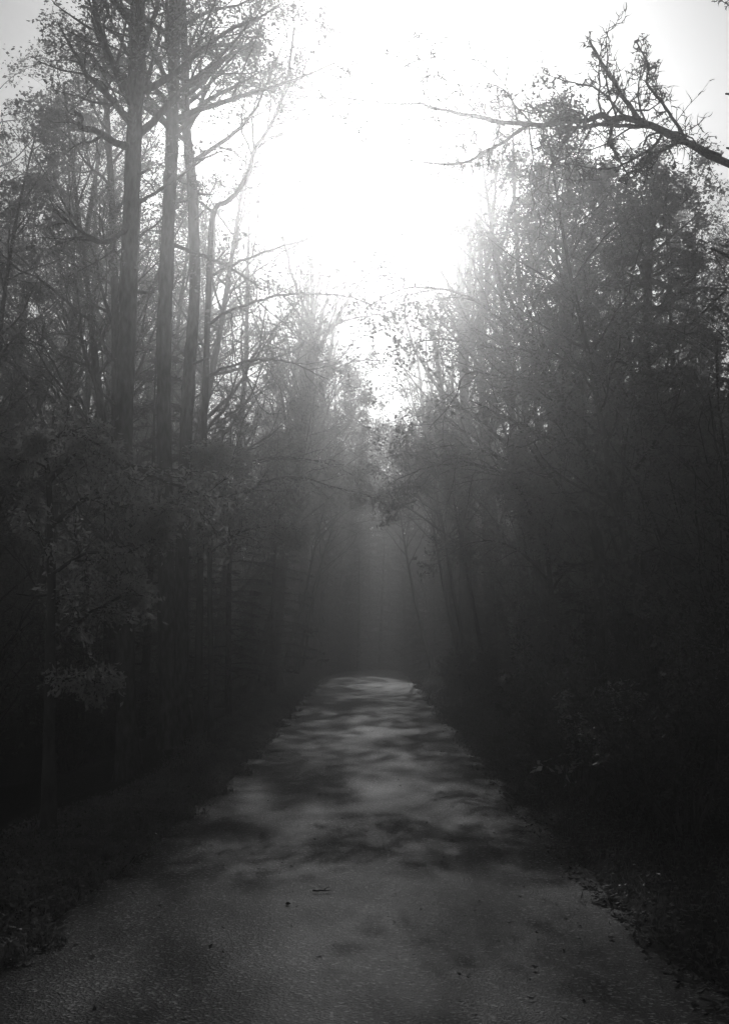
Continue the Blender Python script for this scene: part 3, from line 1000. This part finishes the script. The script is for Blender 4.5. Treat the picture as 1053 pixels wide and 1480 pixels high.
for i in range(64):
    x = -17 + 34 * ((i * 0.618) % 1.0)
    y = 70 + 26 * ((i * 0.381 + 0.13) % 1.0)
    if abs(x - float(road_x(y))) < 2.2 and y < 84 or not free(x, y, 1.9):
        continue
    p = (decid[0], wall, decid[2], decid[1], conif[0])[i % 5]
    lab, g = wood_label(p, FAR)
    place(p, x, y, lab, g, s=rnd.uniform(0.85, 1.05))
for i in range(34):                                 # the far rows
    x = -27 + 54 * ((i * 0.618 + 0.3) % 1.0)
    y = 92 + 24 * ((i * 0.381 + 0.4) % 1.0)
    placed.append((x, y, 2.0))
    p = (decid[0], decid[1], conif[0], decid[2])[i % 4]
    lab, g = wood_label(p, FAR)
    place(p, x, y, lab, g, s=rnd.uniform(1.1, 1.35))
while n_t < 185 and tries < 6000:
    tries += 1
    y = rnd.uniform(16, 118)
    half = 0.36 * y + 5
    x = rnd.uniform(-half, half)
    rx = float(road_x(min(y, 90)))
    gap = 3.6 if y < 66 else 2.2
    if y < 72 and abs(x - rx) < gap + (1.6 if y > 30 else 0.9):
        continue
    if y >= 72 and abs(x - rx) < 2.6 and y < 86:
        continue
    if y < 26 and -8 < x < -1:
        continue
    if not free(x, y, 2.6 + 0.01 * y):
        continue
    side = FAR if y > 72 and abs(x) < 12 else (LEFT if x < 0 else RIGHT)
    w = rnd.random()
    if y > 72 and abs(x) < 9:
        p = rnd.choice([decid[0], decid[2], decid[3], conif[0]])
        s = rnd.uniform(0.75, 0.95)
    else:
        p = decid[0] if w < 0.2 else decid[1] if w < 0.42 else decid[2] if w < 0.6 else decid[3] if w < 0.72 else decid[4] if w < 0.8 else conif[0] if w < 0.93 else conif[1]
        s = rnd.uniform(0.85, 1.15)
    lab, g = wood_label(p, side, y)
    place(p, x, y, lab, g, s=s)
    n_t += 1

# undergrowth shrubs
n_s = 0
tries = 0
splaced = []
HEIGHT = {}
for p_ in [arch] + decid + tall + conif + [wall]:
    HEIGHT[p_.name] = max(c.bound_box[1][2] for c in p_.children)


def sky_limit(x, y):
    """how high trees stand at a spot: the wood opens towards the sky above the road"""
    px = PX_W / 2 + F_PX * x / y
    top = np.interp(px, [250, 310, 400, 440, 480, 700, 740, 770, 800, 860, 885, 910, 960, 990], [-200, 200, 380, 480, 530, 530, 480, 340, 215, 225, 255, 235, 235, 190])
    h = 1.6 + (963 - top) / F_PX * y
    rx = float(road_x(min(y, 95)))
    if y > 60 and -3.5 < x - rx < 3.5:               # the sun still falls on the crest over these
        h = min(h, 1.4 + 0.47 * (y - 50))
    return h


while n_s < 130 and tries < 6000:
    tries += 1
    y = rnd.uniform(13, 90)
    half = 0.33 * y + 3
    x = rnd.uniform(-half, half) if n_s < 100 else rnd.uniform(-12, 14)
    if n_s >= 100:
        y = rnd.uniform(68, 84)
    rx = float(road_x(min(y, 90)))
    if abs(x - rx) < (4.2 + (0.8 if x < 0 else 0) if y < 70 else 2.4):
        continue
    if any((a - x) ** 2 + (b - y) ** 2 < 3.0 for a, b in splaced):
        continue
    splaced.append((x, y))
    bd = '' if y > 72 and abs(x) < 12 else ', among the front trunks' if y < 34 else ', between the middle trunks' if y < 62 else ', far back in the haze'
    p = rnd.choice(shrub[1:])
    side = FAR if y > 72 and abs(x) < 12 else (LEFT if x < 0 else RIGHT)
    place(p, x, y, 'undergrowth shrub in the wood ' + side + bd, 'undergrowth shrubs ' + side + bd, s=rnd.uniform(0.8, 1.3))
    n_s += 1

# tall leafy bushes that close the wood below the crowns
for (x, y, s) in [(5.2, 17, 1.3), (6.9, 20, 1.6), (5.0, 23, 1.4), (8.6, 24, 1.8), (6.2, 28, 1.7), (10.2, 29, 1.9), (5.2, 33, 1.4), (8.4, 35, 1.9),
                  (12.6, 36, 2.0), (5.6, 40, 1.4), (10.5, 42, 1.9), (7.0, 46, 1.8), (14.5, 45, 2.1), (5.6, 52, 1.5), (9.5, 54, 2.0), (4.6, 15.0, 0.9),
                  (-7.2, 22, 1.3), (-9.6, 25, 1.7), (-6.4, 28, 1.3), (-11.5, 30, 1.9), (-8.4, 34, 1.8), (-5.6, 37, 1.2), (-13.5, 37, 2.0), (-10.5, 41, 2.0),
                  (-7.2, 44, 1.7), (-5.2, 50, 1.4), (-12.5, 49, 2.1), (-8.6, 53, 1.9), (-6.0, 58, 1.6)]:
    side = LEFT if x < 0 else RIGHT
    place(shrub[2], x, y, 'tall leafy bush closing the wood below the crowns ' + side, 'tall bushes ' + side, s=s)

# shrubs along the right edge of the road
for (px, Y, k, s, lab) in [(905, 12.5, 1, 0.62, 'dark leafy shrub nearest the camera on the right verge'),
                           (838, 14.2, 1, 0.62, 'dark rounded shrub in the middle of the right verge thicket'),
                           (795, 17.0, 0, 1.0, 'low shrub at the road edge where the right thicket ends'),
                           (880, 17.5, 1, 0.9, 'taller shrub behind the thicket on the right verge'),
                           (985, 11.0, 1, 0.75, 'dark shrub beyond the right edge of the verge thicket'),
                           (655, 39.0, 0, 0.8, 'small hazy bush on the right bank near the crest'),
                           (690, 33.0, 0, 0.9, 'bush on the right bank beside the bright road')]:
    q = at(px, 1000, Y)
    place(shrub[k], q[0], q[1], lab, 'shrubs along the right road edge', s=s)
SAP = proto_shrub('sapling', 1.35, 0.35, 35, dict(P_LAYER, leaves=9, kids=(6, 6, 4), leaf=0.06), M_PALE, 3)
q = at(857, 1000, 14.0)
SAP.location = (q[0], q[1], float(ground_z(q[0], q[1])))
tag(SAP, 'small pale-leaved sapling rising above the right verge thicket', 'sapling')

# ------------------------------------------------------------------ verge grass, weeds, litter


def tufts(name, label, n, xfun, seed, hmin, hmax, mat, weed=0.4):
    rng = np.random.default_rng(seed)
    a = Acc()
    y = 4 + 60 * rng.uniform(0, 1, n) ** 1.9
    x = xfun(rng, y, n)
    t_ = (x - road_x(y)) / HALF
    z = np.maximum(ground_z(x, y), np.where(np.abs(t_) < 0.97, road_z(y) + 0.03 * (1 - t_ ** 2) - 0.17 * sstep((y - 38) / 18) + 0.2 * sstep((y - 38) / 18) * (1 - t_ ** 2), -9))
    p = np.stack([x, y, z - 0.01], 1)
    nw = int(n * weed)
    nb = n - nw
    ax = unit(rng.normal(size=(nb, 3)) * np.array([0.45, 0.45, 0.1]) + np.array([0, 0, 1.0]))
    s = unit(np.cross(ax, rng.normal(size=(nb, 3))))
    L = rng.uniform(hmin, hmax, nb)
    a.leaves(p[:nb], ax, s, L, np.full(nb, 0.006) + y[:nb] * 0.0004, 0, 0.3)
    if nw:
        q = p[nb:] + np.stack([rng.normal(size=nw) * 0.03, rng.normal(size=nw) * 0.03, rng.uniform(0.01, hmax * 0.8, nw)], 1)
        ax = unit(rng.normal(size=(nw, 3)) * np.array([1, 1, 0.4]))
        s = unit(np.cross(ax, np.array([0, 0, 1.0]) + rng.normal(size=(nw, 3)) * 0.5))
        L = rng.uniform(0.018, 0.05, nw)
        a.leaves(q, ax, s, L, L * 0.7, 0, 0.2)
    o = link(name, a.mesh(name, [mat]), kind='stuff')
    o['label'] = label
    o['category'] = 'grass' if 'grass' in name else 'leaf litter'
    return o


def left_x(rng, y, n):
    d = np.abs(rng.normal(size=n)) * 0.45
    d = np.where(rng.uniform(size=n) < 0.5, rng.uniform(-0.06, 1.25, n), d - 0.05)
    clump = 0.13 * (np.sin(y * 2.9) + np.sin(y * 5.3 + 1) + np.sin(y * 11.0 + 2))
    return road_x(y) - HALF - d + np.clip(clump, 0, None) * (rng.uniform(size=n) < 0.5)


def right_x(rng, y, n):
    clump = 0.14 * (np.sin(y * 2.3 + 2) + np.sin(y * 6.1) + np.sin(y * 10.0 + 4))
    return road_x(y) + HALF + rng.uniform(-0.05, 1.6, n) - np.clip(clump, 0, None) * (rng.uniform(size=n) < 0.5)


tufts('verge_grass', 'strip of short grass and weeds along the left road edge', 110000, left_x, 61, 0.04, 0.15, M_GRASS, 0.55)
tufts('verge_grass', 'sparse dark grass along the right road edge', 22000, right_x, 62, 0.04, 0.14, M_LEAF2)


def litter(n, seed):
    rng = np.random.default_rng(seed)
    y = 4 + 40 * rng.uniform(0, 1, n) ** 1.7
    side = rng.uniform(size=n) < 0.75
    x = np.where(side, road_x(y) + HALF - 0.25 + np.abs(rng.normal(size=n)) * 1.4, road_x(y) - HALF - 0.2 - np.abs(rng.normal(size=n)) * 1.6)
    z = np.maximum(ground_z(x, y), np.where(np.abs(x - road_x(y)) < HALF, road_z(y) + 0.035 * (1 - ((x - road_x(y)) / HALF) ** 2), -9)) + 0.012
    a = Acc()
    ax = unit(rng.normal(size=(n, 3)) * np.array([1, 1, 0.25]))
    s = unit(np.cross(ax, np.array([0, 0, 1.0]) + rng.normal(size=(n, 3)) * 0.35))
    L = rng.uniform(0.03, 0.075, n)
    a.leaves(np.stack([x, y, z], 1), ax, s, L, L * 0.6, 0, 0.3)
    o = link('leaf_litter', a.mesh('leaf_litter', [M_DRY]), kind='stuff')
    o['label'] = 'dry fallen leaves scattered along the road edges'
    o['category'] = 'leaf litter'


litter(14000, 63)


def road_bits(n, seed):
    rng = np.random.default_rng(seed)
    y = 4.5 + 30 * rng.uniform(0, 1, n) ** 1.6
    t = rng.uniform(-1, 1, n)
    t = np.sign(t) * np.abs(t) ** 0.6
    x = road_x(y) + t * (HALF - 0.05)
    z = road_z(y) + 0.035 * (1 - t ** 2) + 0.012
    a = Acc()
    ax = unit(rng.normal(size=(n, 3)) * np.array([1, 1, 0.2]))
    sv = unit(np.cross(ax, np.array([0, 0, 1.0]) + rng.normal(size=(n, 3)) * 0.3))
    L = rng.uniform(0.012, 0.05, n)
    a.leaves(np.stack([x, y, z], 1), ax, sv, L, L * rng.uniform(0.2, 0.6, n), 0, 0.3)
    o = link('leaf_litter', a.mesh('leaf_litter', [M_DRY]), kind='stuff')
    o['label'] = 'small dry leaves and bark crumbs lying on the asphalt'
    o['category'] = 'leaf litter'


road_bits(900, 64)

# fallen twig and stones on the asphalt


def fallen_twig(px, py, ln, ang, label, seed):
    rng = np.random.default_rng(seed)
    d = ray(px, py)
    t = (0.05 - EYE[2]) / d[2]
    p = EYE + d * t
    a = Acc()
    u = np.linspace(-0.5, 0.5, 9)
    dirn = np.array([math.cos(ang), math.sin(ang), 0])
    pts = dirn[None] * (u * ln)[:, None] + rng.normal(size=(9, 3)) * np.array([0.004, 0.004, 0.002])
    a.tube(pts, 0.007 * np.linspace(1, 0.4, 9), 6)
    s = pts[5]
    a.tube([s, s + np.array([0.3, 0.5, 0.25]) * ln * 0.4, s + np.array([0.6, 0.8, 0.25]) * ln * 0.45], [0.004, 0.003, 0.002], 5)
    o = link('fallen_twig', a.mesh('fallen_twig', [M_DRY]))
    o.location = (p[0], p[1], 0.045)
    tag(o, label, 'twig')


fallen_twig(465, 1286, 0.13, 0.1, 'short pale twig lying on the asphalt near the camera', 71)


def stone(px, py, r, label, seed):
    rng = np.random.default_rng(seed)
    d = ray(px, py)
    p = EYE + d * ((0.04 - EYE[2]) / d[2])
    a = Acc()
    n, k = 6, 9
    th = np.linspace(0.05, math.pi - 0.05, n)
    v = np.array([[[math.sin(t) * math.cos(f), math.sin(t) * math.sin(f) * 0.8, math.cos(t) * 0.6] for f in np.arange(k) * 2 * math.pi / k] for t in th])
    v *= r * (1 + 0.15 * rng.normal(size=(n, k, 1)))
    i = np.arange(n - 1)[:, None] * k
    j = np.arange(k)[None]
    q = np.stack([i + j, i + k + j, i + k + (j + 1) % k, i + (j + 1) % k], -1)
    a.add(v.reshape(-1, 3), q)
    o = link('stone', a.mesh('stone', [M_SOIL]))
    o.location = (p[0], p[1], 0.035 + r * 0.4)
    tag(o, label, 'stone')


stone(416, 1306, 0.016, 'small dark stone lying on the road near the twig', 72)

# ------------------------------------------------------------------ haze: one closed box of even air
hx, hy0, hy1, hz0, hz1 = 115.0, -40.0, 195.0, -2.4, 30.0
v = [(-hx, hy0, hz0), (hx, hy0, hz0), (hx, hy1, hz0), (-hx, hy1, hz0), (-hx, hy0, hz1), (hx, hy0, hz1), (hx, hy1, hz1), (-hx, hy1, hz1)]
fcs = [(0, 3, 2, 1), (4, 5, 6, 7), (0, 1, 5, 4), (1, 2, 6, 5), (2, 3, 7, 6), (3, 0, 4, 7)]
me = bpy.data.meshes.new('haze')
me.from_pydata(v, [], fcs)
m, n, l = nodes_of('haze_air')
o_ = n.new('ShaderNodeOutputMaterial')
pv = n.new('ShaderNodeVolumePrincipled')
pv.inputs['Color'].default_value = grey(0.95)
pv.inputs['Density'].default_value = HAZE_DENSITY
pv.inputs['Anisotropy'].default_value = HAZE_G
l.new(pv.outputs[0], o_.inputs['Volume'])
me.materials.append(m)
h = link('haze', me, kind='stuff')
h['label'] = 'bright morning haze filling the wood around the road'
h['category'] = 'haze'
